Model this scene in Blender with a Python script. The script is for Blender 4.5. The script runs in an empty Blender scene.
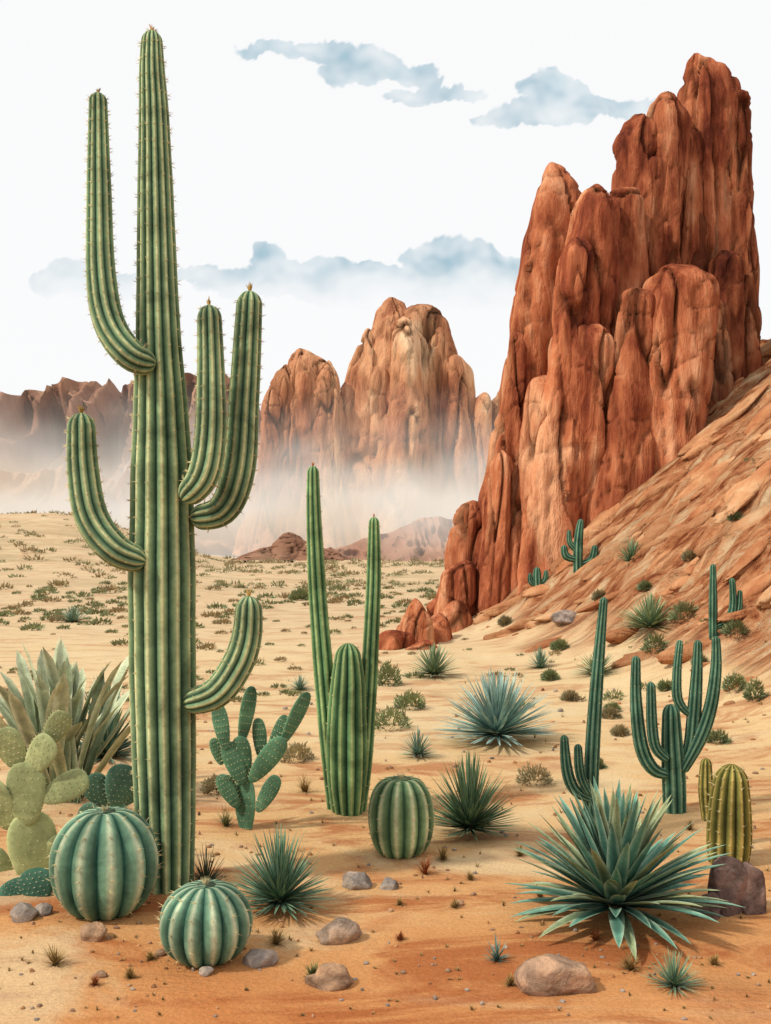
import bpy, math, random
from mathutils import Vector, noise
random.seed(7)
R=random.random
U=random.uniform
F=1000.; HC=2.4; CX=385.5; HY=550.
scene=bpy.context.scene

def P(px,py,d): return Vector(((px-CX)/F*d, d, HC-(py-HY)/F*d))
def lin(c): 
    c=c/255.
    return c/12.92 if c<=0.04045 else ((c+0.055)/1.055)**2.4
def C(r,g,b,k=0.7): return (lin(r)*k,lin(g)*k,lin(b)*k,1.0)
def mixc(a,b,t): return (a[0]+(b[0]-a[0])*t,a[1]+(b[1]-a[1])*t,a[2]+(b[2]-a[2])*t,1.0)
def mulc(a,k): return (a[0]*k,a[1]*k,a[2]*k,1.0)
def ss(a,b,x):
    t=max(0.,min(1.,(x-a)/(b-a))); return t*t*(3-2*t)
def N(x,y,z=0.): return noise.noise(Vector((x,y,z)))

# ------------------------------------------------------------------ terrain function
def hill(x,y):
    g=0.82*(x-6.0)+2.95+0.17*(min(y,30)-28)
    k=0.55
    s=g if g/k>25 else k*math.log1p(math.exp(g/k))
    if s>9: s=9+4*(1-math.exp(-(s-9)/4))
    return s*(1-ss(35,50,y))
def Hbase(x,y):
    h=hill(x,y)
    z=h
    z+=0.07*N(x*.35,y*.35,3)+0.02*N(x*1.7,y*1.7,9)
    z+=0.45*N(x*.05,y*.06,5)*ss(12,40,y)
    if y>20:
        z+=7.5*ss(-0.13,-0.34,x/y)*ss(45,150,y)*(1+.25*N(x*.02,y*.03,1))
    m=ss(0.2,1.2,h)
    if m>0:
        q=x*.22+0.4*N(x*.3,y*.3,2)
        a=N(q,y*.9+x*.12,11); b=N(q*2,y*2.3+x*.25,17)
        z+=m*(0.5*(1-2*abs(a))+0.34*(1-2*abs(b))-.22)*min(1,h/2.2)
        z+=m*(.12*N(x*1.6,y*4.,4)+.06*N(x*4,y*7.,14))
    return z
def ground(px,py):
    """point of the terrain seen in a direction"""
    dx=(px-CX)/F; dz=-(py-HY)/F
    d=3.
    while d<400:
        if HC+dz*d<=Hbase(dx*d,d):
            lo=d/1.01; hi=d
            for _ in range(12):
                m=(lo+hi)/2
                if HC+dz*m<=Hbase(dx*m,m): hi=m
                else: lo=m
            return Vector((dx*hi,hi,Hbase(dx*hi,hi)))
        d*=1.01
    return Vector((dx*d,d,0))

# ------------------------------------------------------------------ mesh builder
class MB:
    def __init__(s): s.v=[];s.f=[];s.c=[]
    def grid(s,rows,cols,close=True):
        o=len(s.v); n=len(rows[0])
        for r,cc in zip(rows,cols):
            s.v.extend(r); s.c.extend(cc)
        for i in range(len(rows)-1):
            for j in range(n if close else n-1):
                k=(j+1)%n
                s.f.append((o+i*n+j,o+i*n+k,o+(i+1)*n+k,o+(i+1)*n+j))
    def cone(s,p,d,L,r,col):
        d=d.normalized(); a=d.orthogonal().normalized(); b=d.cross(a)
        o=len(s.v)
        for k in range(3):
            t=k*2.094; s.v.append(p+a*(r*math.cos(t))+b*(r*math.sin(t)))
        s.v.append(p+d*L); s.c+= [col]*4
        s.f+=[(o,o+1,o+3),(o+1,o+2,o+3),(o+2,o,o+3)]
    def tri(s,a,b,c,col):
        o=len(s.v); s.v+=[a,b,c]; s.c+=[col]*3; s.f.append((o,o+1,o+2))
    def finish(s,name,mat,loc=None,smooth=True):
        if loc is None: loc=Vector((0,0,0))
        me=bpy.data.meshes.new(name)
        me.from_pydata([tuple(v-loc) for v in s.v],[],s.f)
        at=me.color_attributes.new('Col','FLOAT_COLOR','POINT')
        flat=[]
        for c in s.c: flat.extend(c)
        at.data.foreach_set('color',flat)
        if smooth: me.polygons.foreach_set('use_smooth',[True]*len(me.polygons))
        me.materials.append(mat); me.update()
        ob=bpy.data.objects.new(name,me); ob.location=loc
        scene.collection.objects.link(ob)
        return ob

# ------------------------------------------------------------------ materials
def newmat(name):
    m=bpy.data.materials.new(name); m.use_nodes=True
    nt=m.node_tree; nt.nodes.clear()
    return m,nt
class NT:
    def __init__(s,nt): s.nt=nt
    def n(s,t,**k):
        x=s.nt.nodes.new(t)
        for a,b in k.items(): setattr(x,a,b)
        return x
    def l(s,a,b): s.nt.links.new(a,b)
    def pos(s,scale=(1,1,1)):
        g=s.n('ShaderNodeNewGeometry'); m=s.n('ShaderNodeVectorMath',operation='MULTIPLY')
        m.inputs[1].default_value=scale; s.l(g.outputs['Position'],m.inputs[0]); return m.outputs[0]
    def noise(s,vec,scale,detail=4,rough=.55,dist=0.):
        x=s.n('ShaderNodeTexNoise'); x.inputs['Scale'].default_value=scale
        x.inputs['Detail'].default_value=detail; x.inputs['Roughness'].default_value=rough
        x.inputs['Distortion'].default_value=dist
        s.l(vec,x.inputs['Vector']); return x.outputs['Fac']
    def mr(s,v,a,b,c=0.,d=1.):
        x=s.n('ShaderNodeMapRange'); 
        for i,q in zip((1,2,3,4),(a,b,c,d)): x.inputs[i].default_value=q
        s.l(v,x.inputs[0]); return x.outputs[0]
    def math(s,op,a,b):
        x=s.n('ShaderNodeMath',operation=op)
        for i,q in enumerate((a,b)):
            if isinstance(q,(int,float)): x.inputs[i].default_value=q
            else: s.l(q,x.inputs[i])
        return x.outputs[0]
    def mix(s,f,a,b,blend='MIX'):
        x=s.n('ShaderNodeMix',data_type='RGBA',blend_type=blend)
        for i,q in ((0,f),(6,a),(7,b)):
            if isinstance(q,(int,float)): x.inputs[i].default_value=q
            elif isinstance(q,tuple): x.inputs[i].default_value=q
            else: s.l(q,x.inputs[i])
        return x.outputs[2]
    def ramp(s,f,st):
        x=s.n('ShaderNodeValToRGB'); e=x.color_ramp.elements
        while len(e)<len(st): e.new(0.5)
        for el,(p,c) in zip(e,st): el.position=p; el.color=c
        s.l(f,x.inputs[0]); return x.outputs[0]
    def out(s,col,rough=.8,h=None,dist=.01,strength=1.,spec=.2,trans=None):
        b=s.n('ShaderNodeBsdfPrincipled'); o=s.n('ShaderNodeOutputMaterial')
        if isinstance(col,tuple): b.inputs['Base Color'].default_value=col
        else: s.l(col,b.inputs['Base Color'])
        b.inputs['Roughness'].default_value=rough
        b.inputs['Specular IOR Level'].default_value=spec
        if h is not None:
            u=s.n('ShaderNodeBump'); u.inputs['Distance'].default_value=dist; u.inputs['Strength'].default_value=strength
            s.l(h,u.inputs['Height']); s.l(u.outputs[0],b.inputs['Normal'])
        s.l(b.outputs[0],o.inputs['Surface'])

def plant_mat(name,sc=6.,rough=.85,amt=.45):
    m,nt=newmat(name); q=NT(nt)
    a=q.n('ShaderNodeAttribute',attribute_name='Col')
    n1=q.noise(q.pos(),sc,4,.6,.6)
    n2=q.noise(q.pos(),sc*9,2,.6)
    f=q.mr(n1,.3,.7,1-amt,1+amt)
    f=q.math('MULTIPLY',f,q.mr(n2,.25,.75,.85,1.15))
    v=q.n('ShaderNodeVectorMath',operation='SCALE'); q.l(a.outputs['Color'],v.inputs[0]); q.l(f,v.inputs['Scale'])
    q.out(v.outputs[0],rough,n2,.004,.6,spec=.04)
    return m
M_cactus=plant_mat('cactus_skin',3.2)
M_leaf=plant_mat('succulent_leaf',7.,.8,.3)
M_scrub=plant_mat('scrub_leaf',3.,.9,.25)

def rock_mat(name,s,cols,bd=.12,strk=(1,1,.16)):
    m,nt=newmat(name); q=NT(nt)
    a=q.noise(q.pos(strk),.8*s,6,.62,.7)
    b=q.noise(q.pos(),.3*s,3,.6,.3)
    c=q.noise(q.pos((1,1,.3)),3.5*s,4,.65,.4)
    f=q.math('ADD',q.math('MULTIPLY',a,.5),q.math('ADD',q.math('MULTIPLY',b,.3),q.math('MULTIPLY',c,.2)))
    col=q.ramp(f,cols)
    at=q.n('ShaderNodeAttribute',attribute_name='Col')
    col=q.mix(1.,col,at.outputs['Color'],'MULTIPLY')
    h=q.math('ADD',a,q.math('MULTIPLY',c,.45))
    q.out(col,.95,h,bd/s,1.,spec=.05)
    return m
M_tower=rock_mat('red_sandstone',1.,[(.38,C(92,44,34,.78)),(.45,C(150,80,54,.8)),(.52,C(198,122,84,.8)),(.6,C(232,172,130,.8))],.3)
M_slab=rock_mat('slope_sandstone',1.,[(.36,C(160,92,58,.66)),(.45,C(206,136,92,.66)),(.54,C(230,170,122,.66)),(.64,C(245,204,158,.66))],.2,(.4,1,1))
M_far=rock_mat('distant_sandstone',.09,[(.38,C(150,92,68,.74)),(.45,C(196,134,98,.76)),(.52,C(224,168,126,.78)),(.6,C(246,212,172,.8))],.28)  # paler than the near rock: atmospheric haze put into the colour
M_ridge=rock_mat('hazy_rock',.03,[(.38,C(160,112,90,.64)),(.5,C(200,152,124,.64)),(.62,C(226,188,158,.64))],.1,(1,1,.6))  # distance haze is painted into these rock colours

m,nt=newmat('boulder_stone'); q=NT(nt)
at=q.n('ShaderNodeAttribute',attribute_name='Col')
a=q.noise(q.pos(),7,6,.65,.5); b=q.noise(q.pos(),45,4,.6)
col=q.mix(1.,at.outputs['Color'],q.ramp(a,[(.32,(.42,.38,.36,1)),(.5,(1,.97,.95,1)),(.65,(1.65,1.5,1.35,1))]),'MULTIPLY')
q.out(col,.9,q.math('ADD',a,q.math('MULTIPLY',b,.4)),.03,1.,spec=.1)
M_stone=m

# ground
m,nt=newmat('desert_ground'); q=NT(nt)
sp=q.n('ShaderNodeSeparateXYZ'); q.l(q.pos(),sp.inputs[0])
n1=q.noise(q.pos((.6,1.,1)),.55,5,.6,1.2)
n2=q.noise(q.pos((.38,1.,1)),1.4,6,.65,.9)
n3=q.noise(q.pos(),40,4,.7)
nfar=q.noise(q.pos((.25,1.,1)),.12,6,.65,.5)
y=q.math('ADD',sp.outputs[1],q.math('MULTIPLY',q.math('SUBTRACT',n1,.5),7.))
f=q.mr(y,4.2,40,0,1)
K=.65
sand=q.ramp(f,[(0,C(222,146,88,K)),(.05,C(236,172,112,K)),(.13,C(245,200,142,K)),(.3,C(249,218,166,K)),(.7,C(244,214,168,K)),(1,C(236,206,164,K))])
rust=C(190,108,62,K)
near=q.mr(y,5,22,1.,.45)
sand=q.mix(q.math('MULTIPLY',q.mr(n2,.5,.6,0,.8),near),sand,rust)
sand=q.mix(q.mr(n1,.51,.62,0,.45),sand,C(254,230,184,K))
sand=q.mix(q.math('MULTIPLY',q.mr(nfar,.48,.62,0,.5),q.mr(sp.outputs[1],25,80,0,1)),sand,C(180,162,120,K))
g=q.mr(n3,.3,.7,.84,1.13)
# hillside
hn=q.noise(q.pos((.22,1.2,.5)),1.1,7,.7,1.0)
hn2=q.noise(q.pos((.5,3.2,1.)),1.7,5,.68,.8)
hf=q.math('ADD',q.math('MULTIPLY',hn,.6),q.math('MULTIPLY',hn2,.4))
hc=q.ramp(hf,[(.41,C(146,80,50,K)),(.465,C(204,132,88,K)),(.52,C(232,170,122,K)),(.59,C(248,212,166,K))])
at=q.n('ShaderNodeAttribute',attribute_name='Col')
sepc=q.n('ShaderNodeSeparateColor'); q.l(at.outputs['Color'],sepc.inputs[0])
col=q.mix(sepc.outputs[0],sand,hc)
v=q.n('ShaderNodeVectorMath',operation='SCALE'); q.l(col,v.inputs[0]); q.l(g,v.inputs['Scale'])
h=q.math('ADD',q.math('MULTIPLY',n2,1.),q.math('ADD',q.math('MULTIPLY',n3,.25),q.math('MULTIPLY',q.math('MULTIPLY',q.math('ADD',hn,hn2),sepc.outputs[0]),5.)))
q.out(v.outputs[0],.95,h,.06,.9,spec=.05)
M_ground=m

def air_mat(name):
    m,nt=newmat(name); q=NT(nt)
    at=q.n('ShaderNodeAttribute',attribute_name='Col')
    e=q.n('ShaderNodeEmission'); q.l(at.outputs['Color'],e.inputs[0])  # the sheets glow: emission stands in for daylight on cloud and mist
    t=q.n('ShaderNodeBsdfTransparent'); mx=q.n('ShaderNodeMixShader'); o=q.n('ShaderNodeOutputMaterial')
    q.l(at.outputs['Alpha'],mx.inputs[0]); q.l(t.outputs[0],mx.inputs[1]); q.l(e.outputs[0],mx.inputs[2]); q.l(mx.outputs[0],o.inputs[0])
    return m
M_cloud=air_mat('cloud_vapour')
M_mist=air_mat('mist_vapour')

# ------------------------------------------------------------------ ground mesh
ys=[-15+i*1.2 for i in range(15)]
y=2.4
while y<60: ys.append(y); y*=1.0085
while y<5200: ys.append(y); y*=1.05
nc=460
mb=MB()
rows=[];cols=[]
for y in ys:
    w=8+abs(y)*1.15
    r=[];c=[]
    for j in range(nc):
        u=-1+2*j/(nc-1); u=u*(0.45+0.55*abs(u))
        x=u*w
        r.append(Vector((x,y,Hbase(x,y) if y<600 else Hbase(x,600)*(1-ss(600,1200,y)))))
        hm=ss(.12,.95,hill(x,y)+.55*N(x*.5,y*.5,7)+.2*N(x*2,y*2,7))
        c.append((hm,hm,hm,1))
    rows.append(r);cols.append(c)
mb.grid(rows,cols,False)
mb.finish('desert_ground',M_ground)

# ------------------------------------------------------------------ rock columns
def column(mb,top,base,rt,rb,seed,nu=60,nv=110,sc=1.,depth=1.,tint=1.,npl=6,capk=1.,lump=1.):
    rd=random.Random(seed)
    pl=[(rd.uniform(0,6.283),rd.uniform(.74,.98)) for _ in range(npl)]
    Ht=(top-base).length
    cs=1-min(.5,rd.uniform(1.1,2.)*rt*capk/Ht)
    off=Vector((seed*3.1,seed*1.7,seed*.9))
    lean=rd.uniform(-.35,.35); ce=rd.uniform(1.7,2.6)
    rows=[];cols=[]
    for i in range(nv+1):
        s=i/nv; t=1-(1-s)**1.2
        c=base.lerp(top,t)
        r=rb+(rt-rb)*t**.85
        cap=1.
        if t>cs:
            u=(t-cs)/(1-cs); cap=max(0,(1-u**ce))**.6
            c=c+Vector((lean*rt*u*u,0,0))
        r*=cap
        row=[];cc=[]
        for j in range(nu):
            th=6.2832*j/nu
            R_=1.15
            for a,d in pl:
                k=math.cos(th-a+.25*math.sin(t*4+seed))
                if k>.2: R_=min(R_,d/k)
            p=c+Vector((math.cos(th)*r*R_,math.sin(th)*r*R_*depth,0))
            q_=Vector((p.x/sc,p.y/sc,p.z/sc))+off
            n1=noise.noise(Vector((q_.x*.45,q_.y*.45,q_.z*.14)))
            n2=noise.noise(Vector((q_.x*1.1,q_.y*1.1,q_.z*.2+5)))
            n5=noise.noise(Vector((q_.x*2.3,q_.y*2.3,q_.z*.32+15)))
            n3=noise.noise(Vector((q_.x*3.,q_.y*3.,q_.z*1.3+9)))
            ck=math.exp(-(n2/.045)**2)
            ck3=math.exp(-(n5/.06)**2)
            n4=noise.noise(Vector((q_.x*.5,q_.y*.5,q_.z*.8+2)))
            ck2=math.exp(-(n4/.02)**2)
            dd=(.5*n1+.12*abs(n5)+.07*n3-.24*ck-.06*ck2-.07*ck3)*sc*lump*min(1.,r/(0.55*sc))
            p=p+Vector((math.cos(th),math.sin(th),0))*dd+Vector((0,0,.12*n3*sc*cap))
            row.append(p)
            k=tint*(1-.68*ck-.3*ck2)*(1-.32*ck3)  # crevice shade painted into the vertex colour along the cracks
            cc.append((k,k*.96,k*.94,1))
        rows.append(row);cols.append(cc)
    mb.grid(rows,cols)
mb=MB()
T=[ # top px,py,w  base px,py,w depth tint; dark tints paint cleft and right-side shade into the rock
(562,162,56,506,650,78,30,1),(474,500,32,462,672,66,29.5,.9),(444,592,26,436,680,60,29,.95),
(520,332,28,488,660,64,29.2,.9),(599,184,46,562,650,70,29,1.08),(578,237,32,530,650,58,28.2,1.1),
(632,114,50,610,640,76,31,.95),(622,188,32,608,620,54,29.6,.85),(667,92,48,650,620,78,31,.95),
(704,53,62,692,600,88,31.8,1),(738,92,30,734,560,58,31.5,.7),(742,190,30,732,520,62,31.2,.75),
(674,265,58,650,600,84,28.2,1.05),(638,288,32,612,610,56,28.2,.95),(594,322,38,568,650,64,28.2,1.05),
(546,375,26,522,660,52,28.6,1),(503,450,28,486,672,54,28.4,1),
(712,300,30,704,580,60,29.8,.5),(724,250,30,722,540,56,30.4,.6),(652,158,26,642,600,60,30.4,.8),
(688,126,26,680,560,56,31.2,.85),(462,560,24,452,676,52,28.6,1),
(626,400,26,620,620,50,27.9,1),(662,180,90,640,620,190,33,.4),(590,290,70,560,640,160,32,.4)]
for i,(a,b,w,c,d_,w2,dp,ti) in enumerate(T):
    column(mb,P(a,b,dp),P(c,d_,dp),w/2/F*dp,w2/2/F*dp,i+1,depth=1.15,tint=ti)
for i,(a,b,w,c,d_,w2,dp) in enumerate([(416,598,26,410,690,80,25),(395,630,24,388,690,56,24),(438,612,30,432,690,80,26),(458,600,26,456,690,70,27.5),(424,640,22,416,694,54,23.6),(474,634,22,474,690,56,26)]):
    column(mb,P(a,b,dp),P(c,d_,dp),w/2/F*dp,w2/2/F*dp,i+41,nv=50,lump=.6)
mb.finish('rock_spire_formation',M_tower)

def massif(name,L,dp,seed):
    mb=MB()
    for i,(a,b,w,c,w2,dd) in enumerate(L):
        D=dp+dd
        column(mb,P(a,b,D),P(c,556,D),w/2/F*D,w2/2/F*D,seed+i,nu=72,nv=80,sc=D/42.,depth=1.,npl=5,capk=1.5,tint=1-.18*(i%3==1),lump=1.15)
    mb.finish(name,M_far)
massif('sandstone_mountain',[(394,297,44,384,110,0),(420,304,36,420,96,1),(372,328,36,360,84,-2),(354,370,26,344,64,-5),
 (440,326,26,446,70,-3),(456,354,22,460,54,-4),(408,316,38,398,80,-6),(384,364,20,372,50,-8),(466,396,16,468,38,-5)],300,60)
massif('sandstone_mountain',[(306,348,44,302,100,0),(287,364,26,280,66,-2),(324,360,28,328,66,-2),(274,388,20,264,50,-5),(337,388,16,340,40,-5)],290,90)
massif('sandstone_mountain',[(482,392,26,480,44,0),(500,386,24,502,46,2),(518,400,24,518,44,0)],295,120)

def ridge(name,prof,dp,thick,mat,sd,tint=1.):
    mb=MB(); rows=[];cols=[]
    n=300; x0=prof[0][0]; x1=prof[-1][0]
    for i in range(36):
        v=i/35
        row=[];cc=[]
        for j in range(n):
            px=x0+(x1-x0)*j/(n-1)
            for a,b in zip(prof,prof[1:]):
                if a[0]<=px<=b[0]: py=a[1]+(b[1]-a[1])*ss(a[0],b[0],px); break
            sx=px+v*34*math.sin(px*.03+sd)
            k=abs(N(sx*.018,sd,v*1.5))*1.4+abs(N(sx*.05,sd,v*3.5))*.7+abs(N(sx*.13,sd,v*7))*.3
            kc=abs(N(px*.05,sd+3,0))*.07
            hh=(HY+6-py)/F*dp
            z=-4+(hh+4)*((1-v)**1.1)*(1-.26*k*min(1,v*3))-hh*kc*(1-v)
            xx=(px-CX)/F*dp
            row.append(Vector((xx,dp-thick*v+thick*.3*k,z)))
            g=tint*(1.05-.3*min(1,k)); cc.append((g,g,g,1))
        rows.append(row);cols.append(cc)
    mb.grid(rows,cols,False)
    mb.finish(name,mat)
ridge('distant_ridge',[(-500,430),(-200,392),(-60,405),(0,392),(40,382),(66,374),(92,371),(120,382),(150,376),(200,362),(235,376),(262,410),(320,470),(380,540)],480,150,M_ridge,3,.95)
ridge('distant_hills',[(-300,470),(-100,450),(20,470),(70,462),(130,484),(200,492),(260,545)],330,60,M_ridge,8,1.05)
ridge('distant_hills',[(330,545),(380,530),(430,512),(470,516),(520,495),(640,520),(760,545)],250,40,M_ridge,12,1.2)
mb=MB()
for i,(a,b,w,c,w2,dd) in enumerate([(292,532,20,290,50,0),(306,541,14,310,60,1),(274,545,14,262,60,0),(330,547,10,330,50,2)]):
    D=190; column(mb,P(a,b,D),P(c,560,D),w/2/F*D,w2/2/F*D,i+150,nu=36,nv=30,sc=2.,tint=.7)
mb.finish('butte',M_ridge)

# ------------------------------------------------------------------ mist banks
def mist(dp,prof,seed,amp=14):
    mb=MB();rows=[];cols=[]
    n=240
    c1=C(240,218,192,1); c2=C(252,244,232,1)
    for i in range(54):
        py=566-i*4
        row=[];cc=[]
        for j in range(n):
            px=-700+2200*j/(n-1)
            q_=py+amp*2.2*N(px*.008,seed,py*.006)+amp*1.3*N(px*.02,seed,py*.014)+amp*.5*N(px*.05,seed,py*.03)
            a=prof[-1][1]
            for u,w in zip(prof,prof[1:]):
                if u[0]>=q_>w[0]: a=u[1]+(w[1]-u[1])*ss(0,1,(u[0]-q_)/(u[0]-w[0])); break
            else:
                if q_>prof[0][0]: a=prof[0][1]
            a*=1+.35*N(px*.012,seed+4,py*.02)
            a*=ss(566-53*4,566-45*4,py)
            col=mixc(c1,c2,max(0,min(1,.5+1.1*N(px*.01,seed+8,py*.02)+.004*(530-py))))
            row.append(P(px,py,dp+.03*(px-CX)*N(px*.004,seed,0)))
            cc.append((col[0],col[1],col[2],max(0,min(1,a))))
        rows.append(row);cols.append(cc)
    mb.grid(rows,cols,False)
    return mb.finish('mist',M_mist)
mist(225,[(566,.04),(548,.12),(525,.35),(500,.5),(476,.3),(446,.06),(410,0)],1.3)
mist(262,[(566,.5),(540,.6),(505,.75),(478,.5),(448,.18),(412,.05),(380,0)],5.7)
mist(420,[(566,.8),(480,.45),(440,.18),(400,.04),(375,0)],9.1)

# ------------------------------------------------------------------ clouds
def cloud(puffs,box,fade,strength,seed,dp=1500):
    x0,y0,x1,y1=box; mb=MB();rows=[];cols=[]
    nx=int((x1-x0)/1.5); ny=int((y1-y0)/1.5)
    c1=C(170,198,212,1); c2=C(214,228,235,1)
    for i in range(ny+1):
        py=y1-(y1-y0)*i/ny; row=[];cc=[]
        for j in range(nx+1):
            px=x0+(x1-x0)*j/nx
            wx=px+7*N(px*.05,py*.05,seed)+3*N(px*.16,py*.16,seed)
            wy=py+5*N(px*.05,py*.05,seed+4)+3.5*N(px*.17,py*.17,seed+4)
            m=0
            for (cx,cy,rx,ry) in puffs:
                dd=math.hypot((wx-cx)/rx,(wy-cy)/ry)
                m=max(m,1-ss(.9,1.03,dd))
            m*=1-fade*ss(y0+(y1-y0)*.35,y1-4,py)
            e=min(px-x0,x1-px)/12.; m*=max(0,min(1,e))
            nz=N(px*.03,py*.05,seed+9)+.4*N(px*.09,py*.12,seed+9)
            a=max(0,min(1,m*strength*(.8+.5*nz)))
            col=mixc(c1,c2,max(0,min(1,.45+1.2*N(px*.022,py*.04,seed+13)+.4*N(px*.08,py*.1,seed+1))))
            row.append(P(px,py,dp)+Vector((0,40*N(px*.02,py*.02,seed),0))); cc.append((col[0],col[1],col[2],a))
        rows.append(row);cols.append(cc)
    mb.grid(rows,cols,False); mb.finish('cloud',M_cloud)
cloud([(275,50,38,8),(320,52,40,12),(365,66,42,17),(405,73,34,10),(345,72,26,14),(440,94,50,8),(410,96,28,8),(430,82,14,7)],(225,30,505,114),.3,.95,1)
cloud([(550,90,26,22),(532,90,16,13),(576,92,18,14),(602,106,50,12),(502,118,34,8),(547,113,60,14),(634,104,26,6)],(455,56,675,136),.3,1.,2)
cloud([(268,258,20,16),(290,270,22,10),(325,272,32,16),(375,280,36,14),(442,262,32,27),(417,264,20,16),(480,268,28,22),(514,274,30,20),(250,276,60,14),(210,276,34,9),(420,292,130,20),(300,287,110,14),(560,292,60,20)],(165,220,620,314),.95,1.,3)
cloud([(68,278,26,20),(48,284,18,14),(95,290,40,14),(120,280,20,10)],(20,245,160,312),.95,.5,5)

# ------------------------------------------------------------------ cactus makers
def cat(pts,n):
    o=[]
    P_=[pts[0]]+pts+[pts[-1]]
    for i in range(1,len(P_)-2):
        a,b,c,d=P_[i-1],P_[i],P_[i+1],P_[i+2]
        for k in range(n):
            t=k/n
            f=lambda A,B,C_,D:0.5*((2*B)+(C_-A)*t+(2*A-5*B+4*C_-D)*t*t+(3*B-A-3*C_+D)*t*t*t)
            o.append((f(a[0],b[0],c[0],d[0]),f(a[1],b[1],c[1],d[1])))
    o.append(pts[-1]); return o
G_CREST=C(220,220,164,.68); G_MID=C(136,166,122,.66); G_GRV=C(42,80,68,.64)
SP=C(235,215,160,.75)
def rows_tube(mb,rows,nr,depth,cols3,spine=0.,sp_step=.11,sub=8,spcol=SP,phase=0.,sr=.0028):
    crest,mid,grv=cols3
    M=nr*sub; prev=None; RR=[];CC=[]; acc=0
    for i,(c,r) in enumerate(rows):
        a=rows[max(0,i-1)][0]; b=rows[min(len(rows)-1,i+1)][0]
        t=(b-a).normalized() if (b-a).length>1e-7 else Vector((0,0,1))
        if prev is None: u=Vector((0,-1,0)); u=(u-t*u.dot(t)).normalized()
        else: u=(prev-t*prev.dot(t)).normalized()
        prev=u; w=t.cross(u)
        row=[];cc=[]
        if i: acc+=(c-rows[i-1][0]).length
        rj=1+.03*N(c.x*2,c.y*2,c.z*2.5)
        for j in range(M):
            th=6.28318*j/M+phase
            s=abs(math.sin(nr*(th-phase)/2))
            rr=r*rj*(1-depth*(1-s**.75))
            dv=u*math.cos(th)+w*math.sin(th)
            row.append(c+dv*rr)
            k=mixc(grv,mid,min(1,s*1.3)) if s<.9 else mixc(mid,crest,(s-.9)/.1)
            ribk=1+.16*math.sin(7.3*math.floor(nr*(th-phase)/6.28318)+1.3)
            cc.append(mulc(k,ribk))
        RR.append(row);CC.append(cc)
        if spine and acc>sp_step and r>.01:
            acc=0
            for q_ in range(nr):
                th=6.28318*(q_+.5)/nr+phase
                dv=u*math.cos(th)+w*math.sin(th)
                p=c+dv*r*.99
                for _ in range(3):
                    e=dv+Vector((U(-.7,.7),U(-.7,.7),U(-.5,.8)))
                    mb.cone(p,e,spine*U(.6,1.15),sr,spcol)
    mb.grid(RR,CC)
def tube(mb,pp,nr,depth=.2,cols3=(G_CREST,G_MID,G_GRV),spine=.035,step=.1,n=14,capstart=True,sr=.0026,sub=8,tip=None):
    pts=[(P(a,b,d),r/F*d) for a,b,d,r in pp]
    raw=cat(pts,n)
    S=[0]
    for i in range(1,len(raw)): S.append(S[-1]+(raw[i][0]-raw[i-1][0]).length)
    tot=S[-1]; Re=raw[-1][1]; Rs=raw[0][1]
    def at(s):
        for i in range(1,len(S)):
            if S[i]>=s or i==len(S)-1:
                t=(s-S[i-1])/max(1e-9,S[i]-S[i-1]); t=min(1,max(0,t))
                return raw[i-1][0].lerp(raw[i][0],t), raw[i-1][1]*(1-t)+raw[i][1]*t
    st=[]
    if capstart: st+=[Rs*(1-math.cos(k*math.pi/16)) for k in range(9)]
    else: st+=[0]
    s=st[-1]; ds=.03
    while s+ds<tot-Re*1.1: s+=ds; st.append(s)
    st+=[tot-Re*1.1+1.1*Re*math.sin(k*math.pi/20) for k in range(0,11)]
    rows=[]
    for s in st:
        c,r=at(s)
        if capstart and s<Rs: r*=math.sqrt(max(0,1-(1-s/Rs)**2))
        if s>tot-Re*1.1: r*=math.sqrt(max(0,1-((s-(tot-Re*1.1))/(Re*1.1))**2))
        rows.append((c,r))
    rows_tube(mb,rows,nr,depth,cols3,spine,step,sub,sr=sr)
    if tip:
        c,_=at(tot)
        for _ in range(14): mb.cone(c,Vector((U(-.6,.6),U(-.6,.6),1)),U(.4,1)*Re*.8,Re*.12,tip)

# saguaro
g0=ground(165,886); D=g0.y
mb=MB()
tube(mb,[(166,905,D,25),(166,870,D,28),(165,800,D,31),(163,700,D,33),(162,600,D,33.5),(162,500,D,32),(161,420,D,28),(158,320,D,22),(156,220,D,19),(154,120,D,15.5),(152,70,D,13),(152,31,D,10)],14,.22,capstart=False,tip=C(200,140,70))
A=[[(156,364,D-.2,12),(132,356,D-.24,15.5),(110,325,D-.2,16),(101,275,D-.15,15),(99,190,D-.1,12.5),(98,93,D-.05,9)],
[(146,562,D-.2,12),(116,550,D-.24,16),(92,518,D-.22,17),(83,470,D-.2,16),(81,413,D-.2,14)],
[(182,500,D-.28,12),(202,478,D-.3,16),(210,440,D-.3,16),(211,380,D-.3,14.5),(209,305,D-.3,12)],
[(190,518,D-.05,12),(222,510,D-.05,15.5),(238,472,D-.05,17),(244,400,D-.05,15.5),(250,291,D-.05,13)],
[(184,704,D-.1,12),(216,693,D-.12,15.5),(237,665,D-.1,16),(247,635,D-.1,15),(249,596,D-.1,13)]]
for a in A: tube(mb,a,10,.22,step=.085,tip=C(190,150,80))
mb.finish('saguaro_cactus',M_cactus,g0)

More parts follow.
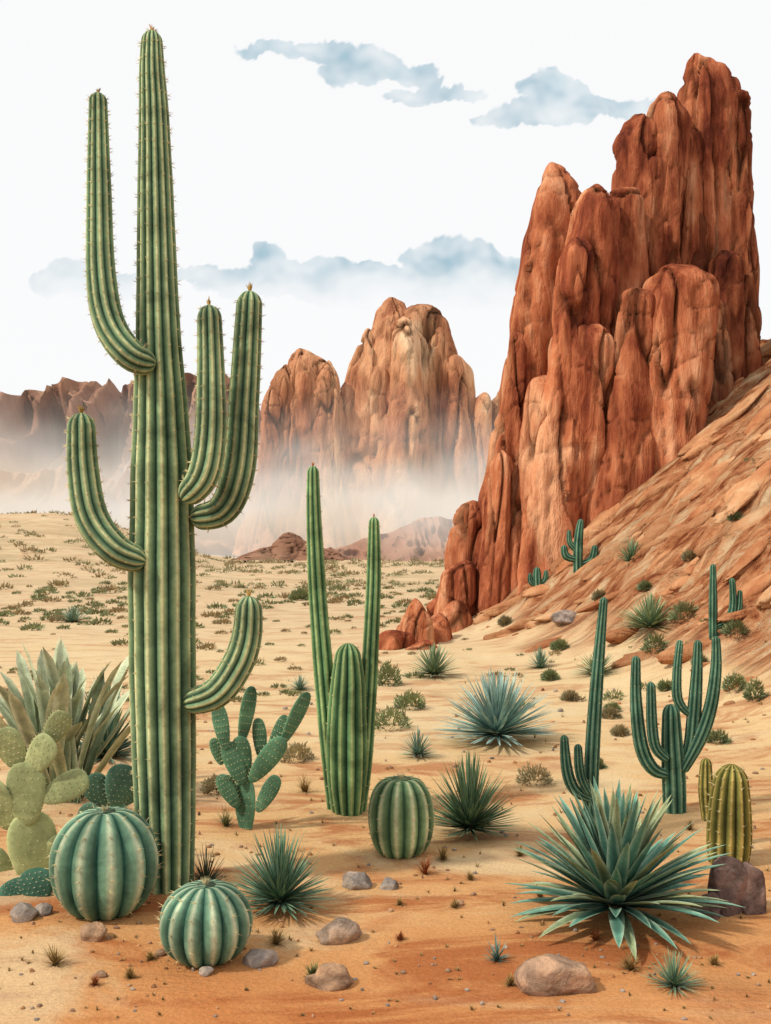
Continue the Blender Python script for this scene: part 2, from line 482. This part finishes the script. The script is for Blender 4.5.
CC2=(C(188,202,136,.64),C(116,156,104,.64),C(42,82,62,.62))
g=ground(350,809); D=g.y; mb=MB()
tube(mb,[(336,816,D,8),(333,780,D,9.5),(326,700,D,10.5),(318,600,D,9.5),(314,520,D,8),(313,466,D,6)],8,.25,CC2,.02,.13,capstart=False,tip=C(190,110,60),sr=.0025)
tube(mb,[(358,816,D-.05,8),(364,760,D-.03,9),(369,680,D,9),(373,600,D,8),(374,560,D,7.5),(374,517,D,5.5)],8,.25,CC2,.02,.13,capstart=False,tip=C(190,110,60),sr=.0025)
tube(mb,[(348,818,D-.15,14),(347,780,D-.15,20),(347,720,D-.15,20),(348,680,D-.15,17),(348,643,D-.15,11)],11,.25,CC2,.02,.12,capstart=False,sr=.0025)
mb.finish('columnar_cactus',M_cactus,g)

# barrels
def barrel(px,py,w,h,nr,cols3,name='barrel_cactus',spine=.05,depth=.16,sharp=1.):
    g=ground(px,py-h*.06); D=g.y; Rm=w/2/F*D; Hm=h/F*D
    mb=MB(); rows=[]
    for i in range(41):
        f=math.pi*(.03+.97*i/40)
        z=Hm*(.5-.5*math.cos(f)); r=Rm*(max(0,math.sin(f))**sharp)
        if i>36: z-=Hm*.025*(i-36)/4
        rows.append((g+Vector((0,0,z-.05*Hm)),r))
    rows_tube(mb,rows,nr,depth,cols3,spine,.075,10,sr=.0024,phase=.1)
    c=g+Vector((0,0,Hm*.92))
    for _ in range(30): mb.cone(c,Vector((U(-.8,.8),U(-.8,.8),1)),.06,.004,C(215,200,150))
    mb.finish(name,M_cactus,g)
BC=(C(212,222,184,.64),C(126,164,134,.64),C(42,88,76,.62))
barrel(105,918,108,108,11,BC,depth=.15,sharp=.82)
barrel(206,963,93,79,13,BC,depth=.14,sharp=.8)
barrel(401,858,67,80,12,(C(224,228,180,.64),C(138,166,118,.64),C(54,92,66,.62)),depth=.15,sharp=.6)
g=ground(728,862); D=g.y; mb=MB()
YC=(C(222,192,112,.58),C(144,140,74,.58),C(66,70,38,.58))
tube(mb,[(728,872,D,18),(729,840,D,22),(730,800,D,20),(732,764,D,14)],12,.22,YC,.035,.06,capstart=False,sr=.0032)
tube(mb,[(708,820,D+.4,6),(706,790,D+.4,7.5),(706,758,D+.4,5)],8,.22,YC,.02,.08,capstart=False)
mb.finish('golden_cactus',M_cactus,g)

# slender branching cacti
DC=(C(142,172,140,.62),C(84,126,102,.62),C(32,66,56,.6))
g=ground(673,812); D=g.y; mb=MB()
tube(mb,[(675,820,D,11),(674,780,D,12),(672,740,D,10.5),(671,704,D,8)],9,.22,DC,.018,.1,capstart=False,sr=.002)
for a in [[(668,775,D-.05,5),(652,768,D-.05,7),(641,745,D-.05,7),(636,700,D-.05,6),(636,656,D-.05,4.5)],
 [(668,760,D-.1,5),(656,748,D-.1,5.5),(652,725,D-.1,5.5),(651,682,D-.1,4.5)],
 [(680,765,D,5),(690,748,D,7),(694,715,D,7),(697,670,D,5.5),(698,640,D,4)],
 [(682,772,D-.05,5),(700,738,D-.05,7),(711,705,D-.05,6.5),(716,668,D-.05,5.5),(716,636,D-.05,4)],
 [(690,715,D,3.5),(678,700,D,5),(677,672,D,4.5),(680,640,D,3.5)]]:
    tube(mb,a,8,.22,DC,.016,.1,n=10,sr=.002)
mb.finish('organ_pipe_cactus',M_cactus,g)
g=ground(592,838); D=g.y; mb=MB()
tube(mb,[(590,845,D,7),(592,760,D,7.5),(597,680,D,6.5),(604,597,D,4)],8,.22,DC,.016,.1,capstart=False,sr=.002)
tube(mb,[(592,800,D-.05,4),(575,790,D-.05,6),(567,770,D-.05,6),(564,735,D-.05,4)],8,.22,DC,.016,.1,n=10,sr=.002)
tube(mb,[(590,795,D-.1,4),(582,780,D-.1,5),(579,765,D-.1,5),(578,744,D-.1,4)],8,.22,DC,.016,.1,n=10,sr=.002)
mb.finish('slender_cactus',M_cactus,g)
def smallsag(L,base):
    g=ground(*base); D=g.y; mb=MB()
    for i,a in enumerate(L):
        tube(mb,[(x,y,D,r) for x,y,r in a],7,.2,DC,0,.1,n=8,capstart=i>0,sub=6)
    mb.finish('slender_cactus',M_cactus,g)
smallsag([[(713,652,4),(713,610,4.5),(713,564,3)],[(714,628,3),(728,620,4.5),(733,605,4),(732,578,3)],[(728,622,3),(738,612,3.5),(740,590,2.5)],[(714,632,3),(723,640,3),(728,628,3)]],(714,640))
smallsag([[(578,584,4.5),(578,545,5),(581,519,3)],[(578,560,3),(566,556,4),(564,545,3)],[(579,565,3),(592,560,4.5),(595,545,3)],[(578,552,3),(570,543,3),(569,530,2)]],(580,570))
smallsag([[(538,598,4),(537,578,4.5),(537,567,3)],[(538,586,2),(531,582,3),(530,573,2)],[(538,586,2),(545,580,3),(546,570,2)]],(538,588))

# ------------------------------------------------------------------ leaves
def leaf(mb,base,az,el,L,W,droop,c0,c1,edge,kind='agave',nv=9,fold=.3):
    sd=Vector((-math.sin(az),math.cos(az),0)); p=base.copy()
    rows=[];cols=[]
    for i in range(nv+1):
        t=i/nv
        e=el-droop*t*t
        d=Vector((math.cos(az)*math.cos(e),math.sin(az)*math.cos(e),math.sin(e)))
        up=sd.cross(d)*-1
        if i: p=p+d*(L/nv)
        if kind=='agave': w=W*((1-t)**.8)*(.75+1.15*t)
        elif kind=='yucca': w=W*(1-t)**.6
        else: w=W*math.sqrt(max(0,1-t**5))*(.5+.6*t)
        w=max(w,.0006)
        row=[];cc=[]
        for s in (-1,-.45,0,.45,1):
            row.append(p+sd*(s*w*.5)+up*(abs(s)*fold*w*.5))
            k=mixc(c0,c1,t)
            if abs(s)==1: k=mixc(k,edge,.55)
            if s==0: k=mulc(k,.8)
            cc.append(k)
        rows.append(row);cols.append(cc)
    mb.grid(rows,cols,False)
def rosette(name,px,py,w,h,n,W,kind,dark,light,edge,droop=.5,emin=4,emax=86,up=1.,jit=.15,mat=None,lift=.0,tipc=None,ex=1.5):
    g=ground(px,py); D=g.y; Lx=w/2/F*D; Hz=h/F*D
    mb=MB()
    for i in range(n):
        t=(i+.5)/n
        el=math.radians(emin+(emax-emin)*(t**ex))+U(-jit,jit)
        az=i*2.39996+U(-.2,.2)
        ce=math.cos(el); se=max(0,math.sin(el))
        L=1/math.sqrt((ce/Lx)**2+(se/Hz)**2)*U(.82,1.08)
        k=U(.7,1.3)
        c0=mulc(dark,k); c1=mulc(light,k)
        if tipc and R()<.35: c1=mixc(c1,tipc,.6)
        rad=.09*Lx*(1-t)
        b=g+Vector((math.cos(az)*rad,math.sin(az)*rad,lift*Hz+.06*Hz*t))
        leaf(mb,b,az,max(el,.03),L,W*Lx*U(.8,1.15),droop*U(.3,1.2)*ce,c0,c1,edge,kind)
    return mb.finish(name,mat or M_leaf,g)
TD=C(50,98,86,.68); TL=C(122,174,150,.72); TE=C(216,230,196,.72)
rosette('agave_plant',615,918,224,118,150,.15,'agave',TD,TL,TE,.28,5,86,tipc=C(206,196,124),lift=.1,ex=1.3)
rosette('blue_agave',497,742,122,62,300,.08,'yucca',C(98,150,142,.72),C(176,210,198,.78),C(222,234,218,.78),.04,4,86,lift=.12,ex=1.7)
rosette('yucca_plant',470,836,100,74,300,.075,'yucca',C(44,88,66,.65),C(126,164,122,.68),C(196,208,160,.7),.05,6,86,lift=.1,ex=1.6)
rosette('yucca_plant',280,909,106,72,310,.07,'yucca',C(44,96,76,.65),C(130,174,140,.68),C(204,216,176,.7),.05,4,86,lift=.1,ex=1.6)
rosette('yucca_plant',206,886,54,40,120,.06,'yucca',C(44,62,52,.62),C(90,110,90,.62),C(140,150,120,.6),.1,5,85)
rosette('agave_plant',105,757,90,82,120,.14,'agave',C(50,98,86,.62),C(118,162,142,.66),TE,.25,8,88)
rosette('agave_plant',434,677,60,31,130,.1,'yucca',C(74,110,80,.66),C(160,182,136,.72),TE,.05,4,88,lift=.08)
rosette('agave_plant',418,757,42,27,120,.1,'yucca',C(84,126,114,.66),C(156,188,168,.72),TE,.05,4,88,lift=.08)
rosette('agave_plant',73,622,42,17,90,.11,'yucca',C(96,132,112,.66),C(158,184,156,.72),TE,.05,4,88)
rosette('agave_plant',540,668,34,22,90,.11,'yucca',C(76,116,100,.66),C(142,174,150,.72),TE,.05,4,88)
rosette('agave_plant',632,562,40,24,90,.12,'yucca',C(76,116,86,.66),C(144,174,126,.72),TE,.05,4,88)
rosette('agave_plant',650,630,78,32,190,.09,'yucca',C(88,118,84,.68),C(174,194,142,.74),TE,.05,4,88,lift=.08)
rosette('agave_plant',597,674,56,24,120,.1,'yucca',C(92,114,80,.68),C(170,184,134,.74),TE,.05,4,88)
rosette('agave_plant',674,986,62,36,110,.07,'yucca',C(56,102,80,.64),C(142,180,138,.7),TE,.05,4,84)
rosette('agave_plant',497,961,28,28,44,.14,'yucca',C(48,100,94,.64),C(116,168,158,.7),TE,.1,8,85)
rosette('agave_plant',300,690,30,15,70,.12,'yucca',C(96,130,112,.64),C(156,184,160,.7),TE,.05,4,88)
# strap leaved plant
g=ground(62,800); D=g.y; mb=MB()
for i in range(54):
    t=i/54; az=i*2.4; el=math.radians(50+38*t)+U(-.1,.1)
    k=U(.75,1.25)
    leaf(mb,g+Vector((U(-.2,.2),U(-.12,.12),0)),az,el,U(105,168)/F*D,U(.13,.19),U(-.15,.45),mulc(C(120,146,110,.74),k),mulc(C(204,212,174,.8),k),C(236,236,202,.8),'strap',10,.35)
mb.finish('aloe_plant',M_leaf,g)

# ------------------------------------------------------------------ prickly pears
def pad(mb,b,t,w,D0,D1,yaw,col,dot,th=.22):
    B=P(b[0],b[1],D0); T_=P(t[0],t[1],D1); ax=(T_-B); L=ax.length; ax.normalize()
    W=w/F*D0/2
    n=Vector((math.sin(yaw),-math.cos(yaw),0)); n=(n-ax*n.dot(ax)).normalized(); sd=ax.cross(n)
    rows=[];cols=[]
    for i in range(17):
        f=math.pi*i/16; z=(1-math.cos(f))/2
        r=W*math.sin(f)**.8*(.72+.42*z)
        row=[];cc=[]
        for j in range(20):
            a=6.2832*j/20
            row.append(B+ax*(z*L)+sd*(r*math.cos(a))+n*(r*th*math.sin(a)))
            e=abs(math.cos(a))
            cc.append(mixc(col,mulc(col,1.35),e**8))
        rows.append(row);cols.append(cc)
    mb.grid(rows,cols)
    for i in range(1,8):
        z=i/8; f=math.acos(1-2*z); r=W*math.sin(f)**.8*(.72+.42*z)
        for j in range(-2,3):
            x=(j+.5*(i%2))/2.7
            if abs(x)>.92: continue
            for sg in (1,-1):
                p=B+ax*(z*L)+sd*(x*r)+n*(sg*r*th*math.sqrt(1-x*x)*.97)
                for _ in range(2): mb.cone(p,n*sg+Vector((U(-.7,.7),U(-.5,.5),U(-.3,.8))),.018,.0035,dot)
    for j in range(12):
        f=.5+j*.2; z=(1-math.cos(f))/2; r=W*math.sin(f)**.8*(.72+.42*z)
        for sg in (1,-1): mb.cone(B+ax*(z*L)+sd*(sg*r*.98),sd*sg+ax*U(-.3,.6),.02,.003,dot)
def pear(name,base,L,colf,dot):
    g=ground(*base); D=g.y; mb=MB()
    for (b,t,w,o) in L: pad(mb,b,t,w,D+o,D+o+U(-.06,.06),U(-.6,.6),mulc(colf,U(.8,1.2)),dot)
    mb.finish(name,M_cactus,g)
pear('prickly_pear_cactus',(246,829),[((246,836),(244,775),28,0),((243,785),(226,742),20,-.03),((226,750),(217,703),17,-.02),((245,782),(240,736),21,.05),((241,745),(252,686),16,.04),((250,782),(284,738),22,-.02),((282,745),(308,692),17,0),((262,762),(258,718),16,.06),((222,765),(213,738),13,.04),((257,812),(278,776),18,-.04),((238,808),(219,775),17,-.03),((268,760),(286,715),15,.05),((232,800),(226,775),15,.06)],C(98,138,106,.66),C(232,220,170))
pear('prickly_pear_cactus',(34,872),[((40,890),(28,812),50,0),((26,826),(26,762),44,-.04),((42,800),(88,776),30,-.05),((28,772),(52,738),34,-.02),((12,830),(-14,780),44,.03),((20,770),(2,728),34,.04),((46,745),(66,712),24,.02),((4,900),(-20,850),44,.02),((50,870),(64,836),30,.05)],C(168,176,124,.7),C(244,228,180))
pear('prickly_pear_cactus',(112,826),[((114,832),(114,800),30,0),((116,806),(124,764),32,-.03),((110,806),(88,776),30,.02),((118,806),(138,782),24,.03),((102,826),(82,806),24,-.02)],C(94,132,110,.64),C(214,210,175))
pear('prickly_pear_cactus',(38,896),[((40,905),(34,868),40,0),((20,905),(10,880),30,.02)],C(76,116,96,.62),C(210,205,170))

# ------------------------------------------------------------------ rocks
def rock(name,px,py,w,h,col,seed,into=None):
    g=ground(px,py); D=g.y; rd=random.Random(seed)
    X=w/2/F*D; Z=h/F*D
    pls=[(Vector((rd.gauss(0,1),rd.gauss(0,1),rd.gauss(0,.8))).normalized(),rd.uniform(.62,.95)) for _ in range(13)]
    mb=into or MB(); rows=[];cols=[]
    nu,nv=(48,28) if into is None else (10,6)
    for i in range(nv+1):
        f=math.pi*i/nv; row=[];cc=[]
        for j in range(nu):
            a=6.2832*j/nu; v=Vector((math.sin(f)*math.cos(a),math.sin(f)*math.sin(a),math.cos(f)))
            r=1.05
            for n_,d in pls:
                k=n_.dot(v)
                if k>.15: r=min(r,d/k)
            r+=.07*N(v.x*2+seed,v.y*2,v.z*2)+.03*N(v.x*6+seed,v.y*6,v.z*6)
            row.append(g+Vector((v.x*r*X*1.12,v.y*r*X*.85,v.z*r*Z*.78+Z*.26)))
            cc.append(col)
        rows.append(row);cols.append(cc)
    mb.grid(rows,cols)
    if into is None: mb.finish(name,M_stone,g)
GR=C(172,162,152,.68); BR=C(186,152,122,.66); PU=C(138,116,108,.64)
rock('boulder',557,987,72,29,C(188,156,130,.64),1)
rock('boulder',728,910,44,50,PU,24); rock('boulder',747,910,40,46,PU,23); rock('boulder',708,915,30,22,PU,27)
for i,(a,b,w,h,c) in enumerate([(338,940,42,20,C(182,160,140,.64)),(262,963,32,17,GR),(330,984,46,18,BR),(358,887,30,16,GR),(388,888,18,10,GR),(92,938,28,15,BR),(24,918,28,16,GR),(44,914,18,10,GR),(206,974,16,7,GR),(566,622,28,11,C(180,166,156,.62)),(320,983,26,12,BR),(160,955,12,6,BR),(460,905,10,5,BR),(100,976,14,6,BR)]):
    rock('rock',a,b,w,h,c,i+50)
# broken sandstone rubble on the slope
mb=MB(); rd=random.Random(5)
cnt=0
while cnt<520:
    yy=rd.uniform(13,31); xx=rd.uniform(1.5,14.5)
    h_=hill(xx,yy)
    if h_<.18 or h_>9.5: continue
    if h_<1 and rd.random()<.4: continue
    cnt+=1
    g=Vector((xx,yy,Hbase(xx,yy)))
    dirx=Vector((1,rd.uniform(-.3,.35),(.82 if h_>1.3 else .3)+rd.uniform(-.2,.15))).normalized()
    nrm=Vector((-.6+rd.uniform(-.3,.3),-.35+rd.uniform(-.3,.3),.75)).normalized(); nrm=(nrm-dirx*nrm.dot(dirx)).normalized(); sid=dirx.cross(nrm)
    big=rd.random()**2.
    Lh=(.15+1.4*big)*min(1,.4+h_/3); Wd=(.08+.36*big)*rd.uniform(.6,1.2)*min(1,.5+h_/3); Th=(.07+.2*big)*rd.uniform(.6,1.2)
    g=g-nrm*Th*.3
    pls=[(Vector((rd.gauss(0,1),rd.gauss(0,1),rd.gauss(0,1))).normalized(),rd.uniform(.45,.85)) for _ in range(12)]
    rows=[];cols=[]; tint=rd.uniform(.66,1.05)
    for i in range(15):
        f=math.pi*i/14; row=[];cc=[]
        for j in range(22):
            a=6.2832*j/22; v=Vector((math.cos(f),math.sin(f)*math.cos(a),math.sin(f)*math.sin(a)))
            r=1.
            for n_,d in pls:
                k=n_.dot(v)
                if k>.15: r=min(r,d/k)
            r+=.14*N(v.x*4+cnt,v.y*4,v.z*4)
            row.append(g+dirx*(v.x*r*Lh)+sid*(v.y*r*Wd)+nrm*(v.z*r*Th)); cc.append((tint,tint,tint,1))
        rows.append(row);cols.append(cc)
    mb.grid(rows,cols)
mb.finish('slope_rubble',M_slab)

# ------------------------------------------------------------------ bushes, tufts
def bush(mb,g,rx,rz,n,cd,cl,sz):
    for _ in range(n):
        a=U(0,6.283); ph=math.acos(U(0,1)); rr=U(.55,1.)*(1+.25*N(a*1.3,ph*2,g.x))
        v=Vector((math.sin(ph)*math.cos(a),math.sin(ph)*math.sin(a),math.cos(ph)))
        p=g+Vector((v.x*rx*rr,v.y*rx*rr,v.z*rz*rr))
        d=(v+Vector((U(-.5,.5),U(-.5,.5),U(0,.8)))).normalized()
        s=d.orthogonal().normalized()*sz*.3
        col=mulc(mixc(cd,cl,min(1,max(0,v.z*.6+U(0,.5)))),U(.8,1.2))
        mb.tri(p-s,p+s,p+d*sz*U(.8,1.6),col)
for (a,b,w,h,t) in [(390,728,42,20,0),(410,708,30,16,0),(296,760,36,16,1),(534,783,38,17,1),(596,768,16,9,0),(735,690,24,16,0),(215,792,28,14,1),(388,685,26,22,0),(655,652,26,18,0),(717,742,24,11,0),(612,712,14,8,0),(685,620,30,18,0),(550,680,16,9,0),(300,600,20,9,0),(250,620,24,9,1),(735,634,24,12,0),(755,700,20,20,0),(610,718,20,9,1),(228,760,24,14,1),(570,700,16,8,1),(620,735,16,8,1),(690,560,14,8,1),(735,520,12,7,0),(600,600,14,8,1),(560,650,16,9,0),(505,625,12,7,1),(700,665,16,9,1),(665,690,14,8,0),(645,590,12,7,0)]:
    g=ground(a,b); mb=MB()
    cd,cl=(C(104,118,82,.72),C(180,186,134,.78)) if t==0 else (C(140,126,94,.7),C(206,192,148,.76))
    bush(mb,g,w/2/F*g.y,h/F*g.y,480,cd,cl,3.4/F*g.y)
    mb.finish('desert_shrub',M_scrub,g)
def tuft(mb,g,w,h,n,c0,c1):
    for i in range(n):
        az=U(0,6.283); el=math.radians(U(15,85)); ce,se=math.cos(el),math.sin(el)
        L=1/math.sqrt((ce/w)**2+(se/h)**2)*U(.6,1.1)
        leaf(mb,g+Vector((U(-.1,.1)*w,U(-.1,.1)*w,0)),az,el,L,.009,U(0,.7),c0,mulc(c1,U(.8,1.2)),c1,'yucca',4)
for (a,b,w,h,t) in [(55,965,36,24,0),(276,944,34,20,0),(312,978,28,20,1),(425,874,26,26,2),(443,860,24,22,0),(630,970,30,20,0),(400,905,14,9,0),(540,900,14,9,0),(226,826,28,22,1),(305,792,34,22,0),(510,985,20,12,0),(455,908,16,11,0),(130,978,18,14,0),(150,960,20,10,0),(715,965,18,12,0),(470,880,14,11,0),(596,940,22,15,2),(230,950,16,12,0),(690,830,16,12,0),(520,856,16,13,0),(400,940,16,11,2),(95,985,16,11,2)]:
    g=ground(a,b); mb=MB(); k=g.y/F
    c0,c1=[(C(116,94,58,.64),C(200,168,106,.68)),(C(72,92,56,.64),C(162,164,106,.68)),(C(148,84,50,.64),C(200,126,80,.68))][t]
    tuft(mb,g,w/2*k,h*k,70,c0,c1); mb.finish('dry_grass_tuft',M_scrub,g)

# scrub mass over the plain
mb=MB()
for i in range(1900):
    yy=math.exp(U(math.log(15),math.log(215))); xx=U(-.62,.62)*yy
    h_=hill(xx,yy)
    if h_>.3 and R()<.7: continue
    if h_>4: continue
    if yy<28 and R()<.65: continue
    z=Hbase(xx,yy); g=Vector((xx,yy,z))
    w=U(3,11)/F*yy*(.6+.5*R()); w=min(w,1.5)
    t=R()
    cd,cl=(C(112,120,84,.68),C(176,180,130,.72)) if t<.6 else (C(150,130,94,.68),C(200,180,134,.72))
    fz=ss(35,120,yy)*.5
    cd=mixc(cd,C(196,174,136,.68),fz); cl=mixc(cl,C(220,198,160,.68),fz)
    bush(mb,g,w,w*U(.25,.5),int(64 if yy<60 else 30),cd,cl,w*.35)
mb.finish('desert_scrub',M_scrub)
# pebbles + dry stubble
mb=MB()
for i in range(420):
    px=U(-60,830); py=U(690,1020)
    rock('x',px,py,U(2,6.5),U(1.2,3.6),[GR,BR,C(200,150,106,.62)][i%3],i,into=mb)
mb.finish('gravel',M_stone)
mb=MB()
for i in range(300):
    px=U(-40,820); py=U(640,1020); g=ground(px,py); k=g.y/F
    tuft(mb,g,U(3,7)*k,U(3,7)*k,7,C(150,120,76,.62),C(206,172,114,.64))
mb.finish('dry_grass',M_scrub)

# ------------------------------------------------------------------ light, world, camera
el=math.radians(46); az=math.radians(66)
S=Vector((-math.cos(el)*math.sin(az),-math.cos(el)*math.cos(az),math.sin(el)))
ld=bpy.data.lights.new('sun','SUN'); ld.energy=3.1; ld.angle=math.radians(3.5); ld.color=(1,.93,.82)
lo=bpy.data.objects.new('sun',ld); lo.rotation_euler=S.to_track_quat('Z','Y').to_euler(); lo.location=(0,0,30); scene.collection.objects.link(lo)
w=bpy.data.worlds.new('World'); scene.world=w; w.use_nodes=True; nt=w.node_tree; nt.nodes.clear(); q=NT(nt)
sk=q.n('ShaderNodeTexSky'); sk.sky_type='NISHITA'; sk.sun_disc=False; sk.sun_elevation=el; sk.sun_rotation=math.atan2(S.x,S.y)
b1=q.n('ShaderNodeBackground'); b1.inputs[1].default_value=.1; q.l(sk.outputs[0],b1.inputs[0])
b2=q.n('ShaderNodeBackground'); b2.inputs[0].default_value=(1.,1.,1.,1); b2.inputs[1].default_value=1.
mx=q.n('ShaderNodeMixShader'); mx.inputs[0].default_value=.95; o=q.n('ShaderNodeOutputWorld')
q.l(b1.outputs[0],mx.inputs[1]); q.l(b2.outputs[0],mx.inputs[2]); q.l(mx.outputs[0],o.inputs[0])
cd=bpy.data.cameras.new('camera'); cam=bpy.data.objects.new('camera',cd); scene.collection.objects.link(cam)
cam.location=(0,0,HC); cam.rotation_euler=(math.radians(90),0,0)
cd.sensor_fit='VERTICAL'; cd.sensor_height=24; cd.lens=24*1000/1024; cd.shift_y=38/1024; cd.clip_end=12000; cd.clip_start=.05
scene.camera=cam
scene.view_settings.view_transform='Standard'; scene.view_settings.look='None'; scene.view_settings.exposure=0
